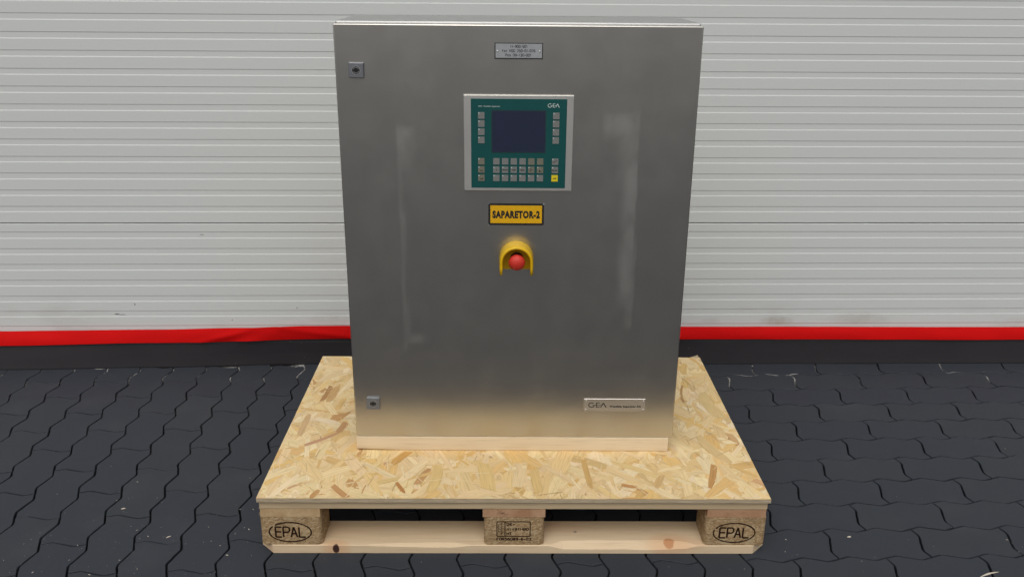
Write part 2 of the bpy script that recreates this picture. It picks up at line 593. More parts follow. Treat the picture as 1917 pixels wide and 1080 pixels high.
_O = _arc(.5, .72, .5, .28, 0, 180) + _arc(.5, .28, .5, .28, 180, 360)
GLYPH = {
    '0': [_O + [_O[0]]], 'O': [_O + [_O[0]]],
    '1': [[(.15, .78), (.55, 1), (.55, 0)]],
    '2': [_arc(.5, .70, .5, .30, 165, 0) + _arc(.5, .70, .5, .34, -10, -40, 3) + [(0, 0), (1, 0)]],
    '3': [_arc(.45, .74, .5, .26, 150, -90) + _arc(.45, .25, .55, .25, 90, -150)],
    '4': [[(.75, 0), (.75, 1), (0, .3), (1, .3)]],
    '5': [[(.95, 1), (.1, 1), (.05, .55)] + _arc(.45, .31, .53, .31, 120, -150)],
    '6': [_arc(.55, .5, .55, .5, 60, 180) + _arc(.5, .30, .5, .30, 180, 540, 14)],
    '7': [[(0, 1), (1, 1), (.35, 0)]],
    '8': [_arc(.5, .76, .44, .24, -90, 270, 14), _arc(.5, .26, .5, .26, 90, 450, 14)],
    '9': [_arc(.45, .5, .55, .5, -120, 0) + _arc(.5, .70, .5, .30, 0, 360, 14)],
    '-': [[(-.05, .42), (1.05, .42)]],
    'A': [[(0, 0), (.5, 1), (1, 0)], [(.17, .30), (.83, .30)]],
    'B': [[(0, 0), (0, 1), (.6, 1)] + _arc(.6, .76, .34, .24, 90, -90, 6) + [(0, .52)], [(.6, .52)] + _arc(.6, .26, .40, .26, 90, -90, 6) + [(0, 0)]],
    'D': [[(0, 0), (0, 1), (.5, 1)] + _arc(.5, .5, .5, .5, 90, -90, 8) + [(0, 0)]],
    'E': [[(1, 0), (0, 0), (0, 1), (1, 1)], [(0, .52), (.85, .52)]],
    'F': [[(0, 0), (0, 1), (1, 1)], [(0, .52), (.85, .52)]],
    'H': [[(0, 0), (0, 1)], [(1, 0), (1, 1)], [(0, .5), (1, .5)]],
    'I': [[(.5, 0), (.5, 1)]],
    'M': [[(0, 0), (0, 1), (.5, .35), (1, 1), (1, 0)]],
    'N': [[(0, 0), (0, 1), (1, 0), (1, 1)]],
    'P': [[(0, 0), (0, 1), (.6, 1)] + _arc(.6, .74, .40, .26, 90, -90, 6) + [(0, .48)]],
    'R': [[(0, 0), (0, 1), (.6, 1)] + _arc(.6, .76, .40, .24, 90, -90, 6) + [(0, .52)], [(.55, .52), (1, 0)]],
    'S': [_arc(.5, .74, .48, .26, 25, 270, 9) + _arc(.5, .25, .5, .25, 90, -160, 9)],
    'T': [[(.5, 0), (.5, 1)], [(0, 1), (1, 1)]],
    'f': [[(.4, 0), (.4, .8), (.55, .98), (.85, 1)], [(.1, .65), (.8, .65)]],
    'o': [_arc(.5, .34, .46, .34, 0, 360, 12)],
    'r': [[(.15, 0), (.15, .66)], [(.15, .42), (.45, .64), (.85, .64)]],
    's': [_arc(.5, .50, .40, .16, 25, 270, 7) + _arc(.5, .17, .42, .17, 90, -160, 7)],
    ' ': [],
}


def line_text(b, txt, x0, x1, z0, z1, w, yf, yb, gap=.42, heavy=1.0):
    """lettering of stroke width w filling the rectangle; yf is its front"""
    first, x1_ = len(b.v), x0 + (x1 - x0) / heavy      # heavy > 1 makes stems thicker than crossbars
    x1 = x1_
    adv = {'I': .45, '1': .75, '-': .8, ' ': .8}
    ws = [adv.get(ch, 1.0) for ch in txt]
    unit = (x1 - x0 - w) / (sum(ws) + gap * (len(txt) - 1))
    x = x0 + w / 2
    hz = z1 - z0 - w
    lay = 0
    for ch, a in zip(txt, ws):
        for path in GLYPH[ch]:
            lay += 1
            sx = a * unit if ch not in 'I' else a * unit
            b.stroke([(x + px * sx, z0 + w / 2 + pz * hz) for px, pz in path], w, yf - .00003 * (lay % 3), yb)
        x += (a + gap) * unit
    b.v[first:] = [(x0 + (px - x0) * heavy, py, pz) for px, py, pz in b.v[first:]]


# ------------------------------------------------------------------ paving
P = .1125
GYAW = R(1.9)
PH = (-.12917, -.38720)
WY, WA = 1.07788, .02101


def grid_to_world(u, v):
    x, y = (u + PH[0]) * P, (v + PH[1]) * P
    return x * math.cos(GYAW) - y * math.sin(GYAW), x * math.sin(GYAW) + y * math.cos(GYAW)


AMP = .0082 / P
WAVE = [(0.0, 0.0), (.20, .92), (.27, .98), (.5, 0.0), (.73, -.98), (.80, -.92)]


def stone_outline(nx, ny):
    pts = []
    for k in range(nx):
        pts += [(k + t, AMP * a) for t, a in WAVE]
    for k in range(ny):
        pts += [(nx - AMP * a, k + t) for t, a in WAVE]
    for k in range(nx):
        pts += [(nx - k - t, ny - AMP * a) for t, a in WAVE]
    for k in range(ny):
        pts += [(0 + AMP * a, ny - k - t) for t, a in WAVE]
    fine = []
    for (x, y), (x2, y2) in zip(pts, pts[1:] + pts[:1]):
        m = 3 if math.hypot(x2 - x, y2 - y) > .15 else 1
        fine += [(x + (x2 - x) * k / m, y + (y2 - y) * k / m) for k in range(m)]
    j = .0005 / P
    return [((x - nx / 2 + rnd.uniform(-j, j)) * P, (y - ny / 2 + rnd.uniform(-j, j)) * P) for x, y in fine]


def inset(pts, d):
    n = len(pts)
    out = []
    for i, (x, y) in enumerate(pts):
        a, b = pts[i - 1], pts[(i + 1) % n]
        t = Vector((b[0] - a[0], b[1] - a[1])).normalized()
        out.append((x - t.y * d, y + t.x * d))
    return out


def stone_geo(nx, ny):
    o = stone_outline(nx, ny)
    rings = [(inset(o, .0022), -.030), (inset(o, .0023), -.0014), (inset(o, .0032), 0.0)]
    n = len(o)
    vs = [(x, y, z) for r, z in rings for x, y in r]
    fs = []
    for k in range(2):
        for i in range(n):
            j = (i + 1) % n
            fs.append((k * n + i, k * n + j, (k + 1) * n + j, (k + 1) * n + i))
    fs.append(tuple(range(2 * n, 3 * n)))
    return vs, fs


def new_mesh(name, vs, fs, mat):
    me = bpy.data.meshes.new(name)
    me.from_pydata(vs, [], fs)
    me.materials.append(mat)
    return me


gm = MB()
gm.add([(-60, -60, -.05), (60, -60, -.05), (60, 40, -.05), (-60, 40, -.05)], [(0, 1, 2, 3)])
ground = gm.build("ground", M['paver'])
ground['kind'] = 'structure'
pm = MB()
def bed(x, y):
    n1 = mnoise.noise(Vector((x * 2.1, y * 2.1, 0))) * .5 + mnoise.noise(Vector((x * 9, y * 9, 5))) * .5
    n1 += .75 * max(0, min(1, (-x - .5) / .8)) * max(0, min(1, (y - .15) / .6)) - .10
    t = max(0, min(1, (n1 + .05) / .45))
    w = max(0, min(1, (y - .88) / .08)) * max(0, min(1, (mnoise.noise(Vector((x * 4, y * 4, 9))) + .25) / .3))
    return -.0150 + max(.0083 * t, .0125 * w)


gx, gy = [-5.2, -3.0] + [-2.2 + .014 * k for k in range(315)] + [3.0, 5.2], [-4.8, -2.0] + [-.5 + .014 * k for k in range(123)]
nxg = len(gx)
pm.add([(x, y, bed(x, y)) for y in gy for x in gx],
       [(j * nxg + i, j * nxg + i + 1, (j + 1) * nxg + i + 1, (j + 1) * nxg + i) for j in range(len(gy) - 1) for i in range(nxg - 1)])
pavement = pm.build("pavement", M['joint'])
pavement['kind'] = 'structure'

geo_h, geo_v = [stone_geo(2, 1) for _ in range(6)], [stone_geo(1, 2) for _ in range(6)]
mesh_h = [new_mesh("paving_stone_lengthwise", *g, M['paver']) for g in geo_h]
mesh_v = [new_mesh("paving_stone_crosswise", *g, M['paver']) for g in geo_v]


def proj(x, y, z=0.0):
    d = Vector((x, y, z)) - Vector(CAM)
    w = d.dot(fwd)
    if w < .2:
        return None
    return 958.5 + FPX * d.dot(r2) / w, 540 - FPX * d.dot(u2) / w, w


stones = []
for i in range(-44, 46):
    for j in range(-40, 12):
        if (i + j) % 2 == 0:
            continue
        if i + j >= 5:
            cu_, cv_, hz = i + 1, j + .5, True
        elif i + j < 4:
            cu_, cv_, hz = i + .5, j + 1, False
        else:
            continue
        x, y = grid_to_world(cu_, cv_)
        if abs(x) > 5 or y < -4.6 or y > WY + x * WA + .07:
            continue
        q = proj(x, y)
        seen = q is not None and -60 < q[0] < 1977 and 600 < q[1] < 1130
        if seen:   # under the pallet nothing shows
            seen = not (abs(x) < .5 and .08 < y < .95)
        stones.append((not seen, q[2] if q else 99, x, y, hz))
# odd-parity start cells of upright pairs: (i, j) with i + j odd and both cells left of the stair-step border
stones.sort()
rest = MB()
for k, (unseen, w, x, y, hz) in enumerate(stones):
    zr = rnd.uniform(-.0011, .0)
    tx, ty, tz = rnd.gauss(0, .0030), rnd.gauss(0, .0030), rnd.gauss(0, .005)
    zr -= .045 * (abs(tx) + abs(ty))
    if not unseen and k < 300:
        o = link("paving_stone", (mesh_h if hz else mesh_v)[k % 6], pavement)
        o.location = (x, y, zr)
        o.rotation_euler = (tx, ty, GYAW + tz)
    else:
        mt = Matrix.Translation((x, y, zr)) @ Matrix.Rotation(GYAW + tz, 4, 'Z')
        vs, fs = (geo_h if hz else geo_v)[k % 6]
        rest.add([mt @ Vector(p) for p in vs], fs)
ro = rest.build("paving_stones_beyond", M['paver'], pavement)
ro['kind'] = 'stuff'

# ------------------------------------------------------------------ sectional door and the unseen wall added round it
door = thing("sectional_door", "light grey ribbed sectional door with a red strip along its bottom edge", "door", (0, WY, 0), WA)
HALF = 3.1


def build_panel(z0, z1, strips, name):
    """strips = recessed bands (bottom, top); light falls on the sloped step at a strip's foot"""
    yb, dp, up, dn = .006, .0010, .0034, .0028
    pr = [(z0, yb + .028), (z0, yb + .0016), (z0 + .0014, yb)]
    for a, t in strips:
        pr += [(a - up * .5, yb), (a + up * .5, yb + dp), (t - dn * .5, yb + dp), (t + dn * .5, yb)]
    pr += [(z1 - .0014, yb), (z1, yb + .0016), (z1, yb + .028)]
    n = len(pr)
    b = MB()
    b.add([(-HALF, y, z) for z, y in pr] + [(HALF, y, z) for z, y in pr], [(i, i + n, i + n + 1, i + 1) for i in range(n - 1)])
    b.add([(-HALF, yb + .030, z0), (HALF, yb + .030, z0), (HALF, yb + .030, z1), (-HALF, yb + .030, z1)], [(1, 0, 3, 2)])
    return b.build(name, M['door'], door)


SEAM = .5125
# recessed strips lie between a bright line (foot) and the next dark line (head)
low_strips = [(.1270, .1488), (.1828, .2030), (.2379, .2579), (.2943, .3147), (.3500, .3708), (.4057, .4256), (.4613, .4829)]
up_bright = [.5520, .6064, .6608, .7166, .7716, .8260, .8810, .9360, .9915, 1.0463, 1.1003, 1.1556, 1.2107]
up_dark = [.5700, .6241, .6804, .7346, .7901, .8455, .9003, .9556, 1.0096, 1.0648, 1.1193, 1.1742, 1.2293]
build_panel(.085, SEAM - .0017, low_strips, "door_panel")
z0 = SEAM + .0014
z1 = 1.2672
build_panel(z0, z1, list(zip(up_bright, up_dark)), "door_panel")
H = z1 - z0 + .0030
for k in (1, 2):
    build_panel(z0 + k * H, z1 + k * H, [(a + k * H, b + k * H) for a, b in zip(up_bright, up_dark)], "door_panel")
DTOP = z1 + 2 * H


def lerp(tab, x):
    for (a, b), (c, d) in zip(tab, tab[1:]):
        if x <= c:
            t = max(0, (x - a) / (c - a))
            t = t * t * (3 - 2 * t)
            return b + (d - b) * t
    return tab[-1][1]


foot = [(-3.1, -.020), (-1.77, -.018), (-1.22, -.003), (-.74, .018), (-.2, .008), (.69, .001), (1.81, -.003), (3.1, -.003)]
rtop = [(-3.1, .131), (-1.75, .1340), (-1.21, .1380), (-.95, .1425), (-.70, .1490), (-.585, .1496), (.0, .145), (.62, .1410), (1.79, .1355), (3.1, .134)]
rbot = [(-3.1, .086), (-1.75, .0888), (-1.21, .0944), (-1.0, .0950), (-.86, .0985), (-.585, .1036), (.0, .100), (.62, .0985), (1.79, .0925), (3.1, .091)]
NX = 260
seal = MB()
prev = None
for k in range(NX + 1):
    x = -HALF + 2 * HALF * k / NX
    yo = lerp(foot, x) + mnoise.noise(Vector((x * 3, 0, 4))) * .0015
    sec = [(x, yo + .002 - .010, -.004), (x, yo - .0105, .003), (x, yo * .8 - .0100, .045), (x, yo * .5 - .0100, .088), (x, .002, .118), (x, .02, .118), (x, .03, -.004)]
    base = len(seal.v)
    seal.v += sec
    if prev is not None:
        m = len(sec)
        for i in range(m - 1):
            seal.f.append((prev + i, base + i, base + i + 1, prev + i + 1))
            seal.mi.append(0)
    prev = base
seal.build("bottom_seal", M['seal'], door, smooth=False)

tape = MB()
rows = 9
NT_ = 520
for k in range(NT_ + 1):
    x = -HALF + 2 * HALF * k / NT_
    zt = lerp(rtop, x) + mnoise.noise(Vector((x * 9, 1, 0))) * .0007
    zb = lerp(rbot, x) + mnoise.noise(Vector((x * 7, 3, 0))) * .0009
    yo = lerp(foot, x) * .5
    for r in range(rows):
        t = r / (rows - 1)
        z = zb + (zt - zb) * t
        y = -.016 + yo * (1 - t) + .010 * t * t
        y -= .0016 * mnoise.noise(Vector((x * 6, z * 30, 2)))
        # one slack fold running up to the right, a shallower sag further right
        d1 = (z - zb) / (zt - zb) - (x + 1.075) / .20
        if -1.12 < x < -.84:
            y -= .0040 * math.exp(-(d1 / .20) ** 2) * math.sin(math.pi * (x + 1.12) / .28)
            d2 = d1 + .55
            y += .0022 * math.exp(-(d2 / .22) ** 2) * math.sin(math.pi * (x + 1.12) / .28)
        d3 = t - (.95 - (x + .80) / .30)
        if -.80 < x < -.50:
            y -= .0028 * math.exp(-(d3 / .22) ** 2)
        d4 = (x + .90) / .05
        y -= .004 * math.exp(-d4 * d4) * (1 - t) ** 2
        tape.v.append((x, y, z))
for k in range(NT_):
    for r in range(rows - 1):
        a = k * rows + r
        tape.f.append((a, a + rows, a + rows + 1, a + 1))
        tape.mi.append(0)
# turned-back lower and upper edges give the tape its thickness
for k in range(NT_):
    for r, s in ((0, 1), (rows - 1, -1)):
        a, b_ = tape.v[k * rows + r], tape.v[(k + 1) * rows + r]
        o_ = len(tape.v)
        tape.v += [a, b_, (b_[0], b_[1] + .006, b_[2] + .001 * s), (a[0], a[1] + .006, a[2] + .001 * s)]
        tape.f.append((o_, o_ + 1, o_ + 2, o_ + 3))
        tape.mi.append(0)
tp = tape.build("red_strip", M['red'], door, smooth=True)
tp['label'] = "red fabric strip with a slack fold along the door bottom"

wall = thing("unseen_building_wall", "unseen pale rendered building wall added round the sectional door to block sky light", "wall", (0, WY, 0), WA)
wb = MB()  # out-of-view wall, added so sky light is blocked above and beside the door
wb.box(-14, -HALF - .004, -.02, .25, -.04, 7)
wb.box(HALF + .004, 14, -.02, .25, -.04, 7)
wb.box(-HALF - .003, HALF + .003, -.02, .25, DTOP + .003, 7)
wb.build("masonry", M['wall'], wall)

# ------------------------------------------------------------------ pallet
pallet = thing("wooden_pallet", "pale wooden europallet with branded chip blocks lying on the dark paving", "pallet")
XB, XT = .605, .5945
# bottom boards: clipped corners, front one with a waney top edge


def bottom_board(y0, y1, mat, wane):
    b = MB()
    n = 72
    c = .034
    secs = []
    for k in range(n + 1):
        x = -XB + 2 * XB * k / n
        e = max(0, c - (XB - abs(x))) if y0 < .3 else 0
        e2 = max(0, c - (XB - abs(x))) if y1 > .5 else 0
        w = 0.0
        if wane:
            if -.36 < x < -.10:
                w = .005 + .004 * mnoise.noise(Vector((x * 8, 0, 0)))
            if .085 < x < .44:
                w = .011 + .004 * mnoise.noise(Vector((x * 11, 0, 3)))
            edge = min(abs(x + .36), abs(x + .10), abs(x - .085), abs(x - .44))
            w *= min(1, edge / .03) if w else 0
        w = max(.0012, w)
        wob = .0006 * mnoise.noise(Vector((x * 6, y0, 1)))
        ya, yb = y0 + e + wob, y1 - e2
        secs.append([(x, ya, 0.0), (x, ya, .022 - w), (x, ya + w * 1.9, .022), (x, yb - .001, .022), (x, yb, .021), (x, yb, 0.0)])
    m = 6
    for s in secs:
        b.v += s
    for k in range(n):
        for i in range(m):
            b.f.append((k * m + i, (k + 1) * m + i, (k + 1) * m + (i + 1) % m, k * m + (i + 1) % m))
            b.mi.append(0)
    b.f += [tuple(range(m - 1, -1, -1)), tuple(n * m + i for i in range(m))]
    b.mi += [0, 0]
    return b.build("bottom_board", mat, pallet)


bottom_board(0.0, .10, M['pine_front'], True)
bottom_board(.3275, .4725, M['pine_x'], False)
bottom_board(.70, .80, M['pine_x'], False)


def chip_block(x0, x1, y0, y1):
    """pressed block with rounded upright corners, slightly rough outline"""
    b = MB()
    z0, z1 = .0222, .0998
    rr, segs = .011, 4
    cs = [(x1 - rr, y1 - rr, 0), (x0 + rr, y1 - rr, 90), (x0 + rr, y0 + rr, 180), (x1 - rr, y0 + rr, 270)]
    ring = []
    for cx, cy, a0 in cs:
        for s in range(segs + 1):
            a = R(a0 + 90 * s / segs)
            ring.append((cx + rr * math.cos(a), cy + rr * math.sin(a)))
    n = len(ring)
    lev = [z0, z0 + .002, (z0 + z1) / 2, z1 - .002, z1]
    for li, z in enumerate(lev):
        sh = .0016 if li in (0, 4) else 0
        for x, y in ring:
            mx, my = (x0 + x1) / 2, (y0 + y1) / 2
            b.v.append((x - sh * (1 if x > mx else -1), y - sh * (1 if y > my else -1), z))
    for l in range(len(lev) - 1):
        for i in range(n):
            j = (i + 1) % n
            b.f.append((l * n + i, l * n + j, (l + 1) * n + j, (l + 1) * n + i))
            b.mi.append(0)
    b.f += [tuple(range(n - 1, -1, -1)), tuple((len(lev) - 1) * n + i for i in range(n))]
    b.mi += [0, 0]
    return b.build("block", M['chip'], pallet)


blocks = {}
YS = ((.0015, .0985), (.3275, .4725), (.7015, .7985))
XS = ((-.5975, -.4525), (-.0705, .0715), (.4525, .5975))
for bi, (x0, x1) in enumerate(XS):
    for bj, (y0, y1) in enumerate(YS):
        blocks[bi, bj] = chip_block(x0, x1, y0, y1)
# stringers (their sawn ends show at the front)
for bi, (x0, x1) in enumerate(((-.5935, -.4540), (-.0735, .0735), (.4545, .5925))):
    b = MB()
    b.box(x0, x1, .0008, .799, .1002, .1218)
    if bi == 0:   # torn fibres on the outer corner
        for k in range(9):
            z = .101 + .020 * rnd.random()
            l = rnd.uniform(.003, .011)
            y = rnd.uniform(.001, .03)
            b.add([(x0 + .001, y, z), (x0 + .001, y + .003, z + .002), (x0 + .001, y, z + .003), (x0 - l, y, z - l * .7)], [(0, 1, 3), (1, 2, 3), (2, 0, 3)])
    if bi == 1:
        for k in range(12):
            x = rnd.uniform(-.040, -.022)
            z = rnd.uniform(.106, .118)
            l = rnd.uniform(.003, .009)
            b.add([(x, .0012, z), (x + .0012, .0012, z), (x + l * .5, -.002, z + l), (x - .001, -.001, z + .002)], [(0, 1, 2), (0, 2, 3)])
    st = b.build("stringer", M['pine_y'] if bi == 0 else M['pine_red'], pallet)
    st['label'] = ("tan stringer end over the left block", "reddish stringer end with pale torn fibres over the middle block", "reddish stringer end over the right block")[bi]
# deck boards under the strand board
for y0, y1 in ((0.0, .145), (.1865, .2865), (.3275, .4725), (.5135, .6135), (.655, .80)):
    b = MB()
    b.box(-XT, XT, y0, y1, .1221, .1438)
    b.build("deck_board", M['pine_deck'], pallet, bevel=.0015, seg=1)


# burnt brands
def brand_oval(block, cx, cz):
    b = MB()
    yf, t = .0012, .0016
    n = 40
    rx, rz = .0495, .0265
    gap = rnd.randint(14, 18)
    for k in range(n):
        a0, a1 = 2 * math.pi * k / n, 2 * math.pi * (k + 1) / n
        if k in (gap,):
            continue
        w = .0035 * rnd.uniform(.75, 1.15)
        b.stroke([(cx + rx * math.cos(a0), cz + rz * math.sin(a0)), (cx + rx * math.cos(a1), cz + rz * math.sin(a1))], w, yf, t)
    h, w, s = .0275, .0148, .0041
    x = cx - .0345
    z = cz - h / 2

    def st(pts):
        b.stroke([(x + px * w, z + pz * h) for px, pz in pts], s, yf, t)
    st([(.95, 0), (0, 0)]); st([(0, 0), (0, 1)]); st([(0, 1), (1, 1)]); st([(0, .52), (.9, .52)])
    x += .0182
    st([(0, 0), (0, 1)]); st([(0, 1), (.7, 1), (1, .87), (1, .62), (.7, .48), (0, .48)])
    x += .0176
    st([(0, 0), (.5, 1)]); st([(.5, 1), (1.0, 0)]); st([(.2, .34), (.8, .34)])
    x += .0196
    st([(0, 1), (0, 0)]); st([(0, 0), (1, 0)])
    return b.build("brand_mark", M['burn'], block)


brand_oval(blocks[0, 0], -.5275, .0575)
brand_oval(blocks[2, 0], .5225, .0575)
b = MB()
yf, t = .0012, .0016
fx0, fx1, fz0, fz1 = -.0400, .0385, .0470, .0872
for a, c in (((fx0, fz0), (fx1, fz0)), ((fx1, fz0), (fx1, fz1)), ((fx1, fz1), (fx0, fz1)), ((fx0, fz1), (fx0, fz0)), ((-.0210, fz0), (-.0210, fz1))):
    b.stroke([a, c], .0024, yf, t)
# wheat ear
b.stroke([(-.0295, .0510), (-.0295, .0840)], .0012, yf, t)
b.stroke([(-.0365, .0600), (-.0365, .0800)], .0010, yf, t)
for k in range(5):
    z = .0600 + k * .0046
    b.stroke([(-.0365, z), (-.0298, z + .003)], .0009, yf, t)
b.stroke([(-.0365, .0600), (-.0295, .0545)], .0010, yf, t)
b.stroke([(-.0295, .0545), (-.0235, .0600)], .0010, yf, t)
for txt, box in (("IPPC"[0], (-.0265, -.0258, .0795, .0830)),):
    b.stroke([(box[0], box[2]), (box[0], box[3])], .0009, yf, t)
for ch, z in (("P", .0730), ("P", .0668), ("C", .0606)):
    vs, fs = text_mesh(ch, -.0272, -.0242, z, z + .0042, yf, thick=0.0)
    b.add(vs, fs)
for txt, x0, x1, z0_, h in (("DE-", -.0175, .0030, .0760, .0080), ("NI491MB0", -.0175, .0355, .0628, .0080), ("HT", -.0175, -.0050, .0500, .0082), ("FOR56089-6-02", -.0415, .0415, .0350, .0082)):
    line_text(b, txt, x0, x1, z0_, z0_ + h, .0019, yf, t)
b.build("brand_mark", M['burn'], blocks[1, 0])

# ------------------------------------------------------------------ strand board
OX, OY, OW, OD = .0004, -.0065, 1.196, .80
osb = thing("strand_board", "pale oriented strand board lying on the wooden pallet under the steel cabinet", "board", (OX, OY, .144))
b = MB()
b.box(-OW / 2, OW / 2, 0, OD, .0002, .0102)
# torn sliver standing off the far right corner
b.add([(OW / 2 - .045, OD - .001, .008), (OW / 2 - .004, OD + .018, .012), (OW / 2 - .001, OD - .02, .011), (OW / 2 - .02, OD - .01, .004)], [(0, 1, 2), (0, 3, 1), (3, 2, 1)])
b.mi[1] = 1
b.build("core", [M['core'], plain("strand_board_ground_colour", (.73, .53, .26), .6)], osb)
fv, ff, fuv, fcol = [], [], [], []
pal = [((.77, .575, .305), 30), ((.80, .62, .345), 24), ((.745, .54, .265), 22), ((.74, .50, .20), 13), ((.68, .44, .17), 7), ((.55, .31, .125), 2.8), ((.59, .35, .18), 2.4), ((.82, .66, .40), 13)]
pal_w = [w for _, w in pal]


def flake(cx, cy, ang, L, W, z, c, tilt=True):
    n = 4
    ca, sa = math.cos(ang), math.sin(ang)
    skew0, skew1 = rnd.uniform(-.35, .35) * W, rnd.uniform(-.35, .35) * W
    top, bot = [], []
    bend = rnd.gauss(0, .03) * L
    for k in range(n + 1):
        t = k / n
        u = (t - .5) * L
        wv = W / 2 * (1 + rnd.uniform(-.10, .10))
        if k in (0, n):
            wv *= rnd.uniform(.45, 1.0)
        bo = bend * (1 - (2 * t - 1) ** 2)
        jag0 = rnd.uniform(-.12, .12) * W if k in (0, n) else 0
        s = skew0 if k == 0 else skew1 if k == n else 0
        top.append((u + s + jag0, wv + bo))
        bot.append((u - s - jag0, -wv + bo))
    pts = bot + top[::-1]
    tz = rnd.gauss(0, .004) if tilt else 0
    wz = rnd.gauss(0, .006) if tilt else 0
    base = len(fv)
    uo, vo = rnd.random() * 9, rnd.random() * 9
    out = []
    for (u, v) in pts:
        x, y = cx + u * ca - v * sa, cy + u * sa + v * ca
        x = min(OW / 2 - .0002, max(-OW / 2 + .0002, x))
        y = min(OD - .0002, max(.0002, y))
        out.append((x, y, z + max(-.0006, min(.0006, u * tz * .1 + v * wz * .1))))
        fuv.append((uo + u, vo + v))
    ar = sum(out[i][0] * out[(i + 1) % len(out)][1] - out[(i + 1) % len(out)][0] * out[i][1] for i in range(len(out)))
    fv.extend(out)
    m = len(out)
    for k in range(n):
        ff.append((base + k, base + k + 1, base + m - 2 - k, base + m - 1 - k))
    fcol.extend([c] * m)


NF = 3900
for q in range(NF):
    a = R(90) + rnd.gauss(0, R(38)) if rnd.random() < .7 else rnd.uniform(0, math.pi)
    if q < 2100:
        L, W = rnd.uniform(.06, .14), min(.042, rnd.lognormvariate(math.log(.023), .40))
    elif q < 3000:
        L, W = rnd.uniform(.02, .07), rnd.uniform(.003, .010)
    else:
        L, W = rnd.uniform(.008, .04), rnd.uniform(.0008, .0030)
    c0 = rnd.choices(pal, pal_w)[0][0]
    if q >= 3000 and rnd.random() < .20:
        c0 = rnd.choice([(.36, .25, .12), (.48, .34, .17), (.42, .29, .13)])
    elif q > 300 and c0[0] < .62 and rnd.random() < .6:
        c0 = (.66, .47, .22)
    k = rnd.uniform(.94, 1.04)
    c = (c0[0] * k, c0[1] * k * rnd.uniform(.985, 1.015), c0[2] * k * rnd.uniform(.93, 1.07), 1)
    lay = rnd.random() if q < 2600 else rnd.uniform(.4, 1)
    flake(rnd.uniform(-OW / 2 - .02, OW / 2 + .02), rnd.uniform(-.02, OD + .02), a, L, W, .0105 + .0010 * lay, c)
# the conspicuous ones
big = [((-.541, .484), (-.532, .58), .016, (.42, .22, .08)), ((-.519, .481), (-.513, .58), .024, (.58, .36, .15)), ((-.537, .235), (-.46, .305), .013, (.52, .29, .16)), ((-.463, .305), (-.451, .358), .018, (.50, .28, .12)),
       ((-.561, .285), (-.558, .404), .015, (.60, .40, .20)), ((-.30, .144), (-.266, .204), .022, (.58, .33, .10)), ((-.281, .062), (-.257, .016), .010, (.46, .22, .07)), ((-.43, .047), (-.388, -.004), .015, (.52, .28, .11)),
       ((-.472, -.006), (-.459, .028), .014, (.54, .30, .11)), ((.498, .143), (.465, .039), .017, (.50, .27, .09)), ((.541, .154), (.488, .291), .028, (.66, .47, .22)), ((.571, .303), (.581, .255), .018, (.58, .36, .16)),
       ((.505, .592), (.488, .485), .006, (.46, .26, .10)), ((.553, .546), (.573, .386), .036, (.66, .48, .22)), ((.175, .167), (.183, .038), .014, (.60, .38, .14)), ((.257, .052), (.292, .043), .013, (.52, .27, .10)),
       ((.338, .039), (.363, .096), .017, (.62, .41, .18)), ((-.20, .02), (-.19, .14), .026, (.70, .50, .21)), ((-.06, .03), (-.075, .15), .034, (.72, .52, .22)), ((.06, .02), (.05, .12), .022, (.68, .48, .20))]
for k, (p0, p1, W, c) in enumerate(big):
    mx, my = (p0[0] + p1[0]) / 2 - OX, (p0[1] + p1[1]) / 2 - OY
    dx, dy = p1[0] - p0[0], p1[1] - p0[1]
    flake(mx, my, math.atan2(dy, dx), math.hypot(dx, dy), W, .01165 + .00003 * k, (*c, 1), False)
for q in range(500):
    a = R(90) + rnd.gauss(0, R(40))
    c0 = rnd.choice([(.78, .62, .36), (.72, .53, .27), (.50, .35, .17), (.81, .67, .43)])
    flake(rnd.uniform(-OW / 2, OW / 2), rnd.uniform(0, OD), a, rnd.uniform(.01, .06), rnd.uniform(.0007, .0022), .0123, (*c0, 1))
me = bpy.data.meshes.new("surface_strands")
me.from_pydata(fv, [], ff)
me.materials.append(M['flake'])
uvl = me.uv_layers.new(name="UVMap")
ca_ = me.color_attributes.new("tone", 'FLOAT_COLOR', 'POINT')
for i, c in enumerate(fcol):
    ca_.data[i].color = c
for lp in me.loops:
    uvl.data[lp.index].uv = fuv[lp.vertex_index]
fo = link("surface_strands", me, osb)
fo['kind'] = 'stuff'
OTOP = .144 + .0128

# ------------------------------------------------------------------ battens under the cabinet
CX_, CY_, CYAW, CZ = .00262, .20816, -.00333, .19702


def batten(label, ycen, warp):
    t = thing("wooden_batten", label, "batten", (CX_, ycen, 0), CYAW, "battens under the cabinet")
    bb = MB()
    n = 40
    x0, x1 = -.4000, .3905
    for k in range(n + 1):
        x = x0 + (x1 - x0) * k / n
        lift = warp * max(0, (-.26 - x) / .14) ** 1.2 if warp else 0
        lift += .0007 * mnoise.noise(Vector((x * 9, ycen, 0)))
        zb, zt = .1555 + max(0, lift), CZ - .0004
        r = .004
        y0, y1 = -.005, .055
        bb.v += [(x, y0 + r * .4, zb), (x, y0, zb + r), (x, y0, zt - r * .6), (x, y0 + r * .6, zt), (x, y1, zt), (x, y1, zb)]
    m = 6
    for k in range(n):
        for i in range(m):
            bb.f.append((k * m + i, (k + 1) * m + i, (k + 1) * m + (i + 1) % m, k * m + (i + 1) % m))
            bb.mi.append(0)
    bb.f += [tuple(range(m - 1, -1, -1)), tuple(n * m + i for i in range(m))]
    bb.mi += [0, 0]
    bb.build("plank", M['batten'], t)
    return t


batten("pale planed batten under the front edge of the steel cabinet", CY_ + .0058, .0050)
batten("pale planed batten hidden under the back of the steel cabinet", CY_ + .2200, 0)

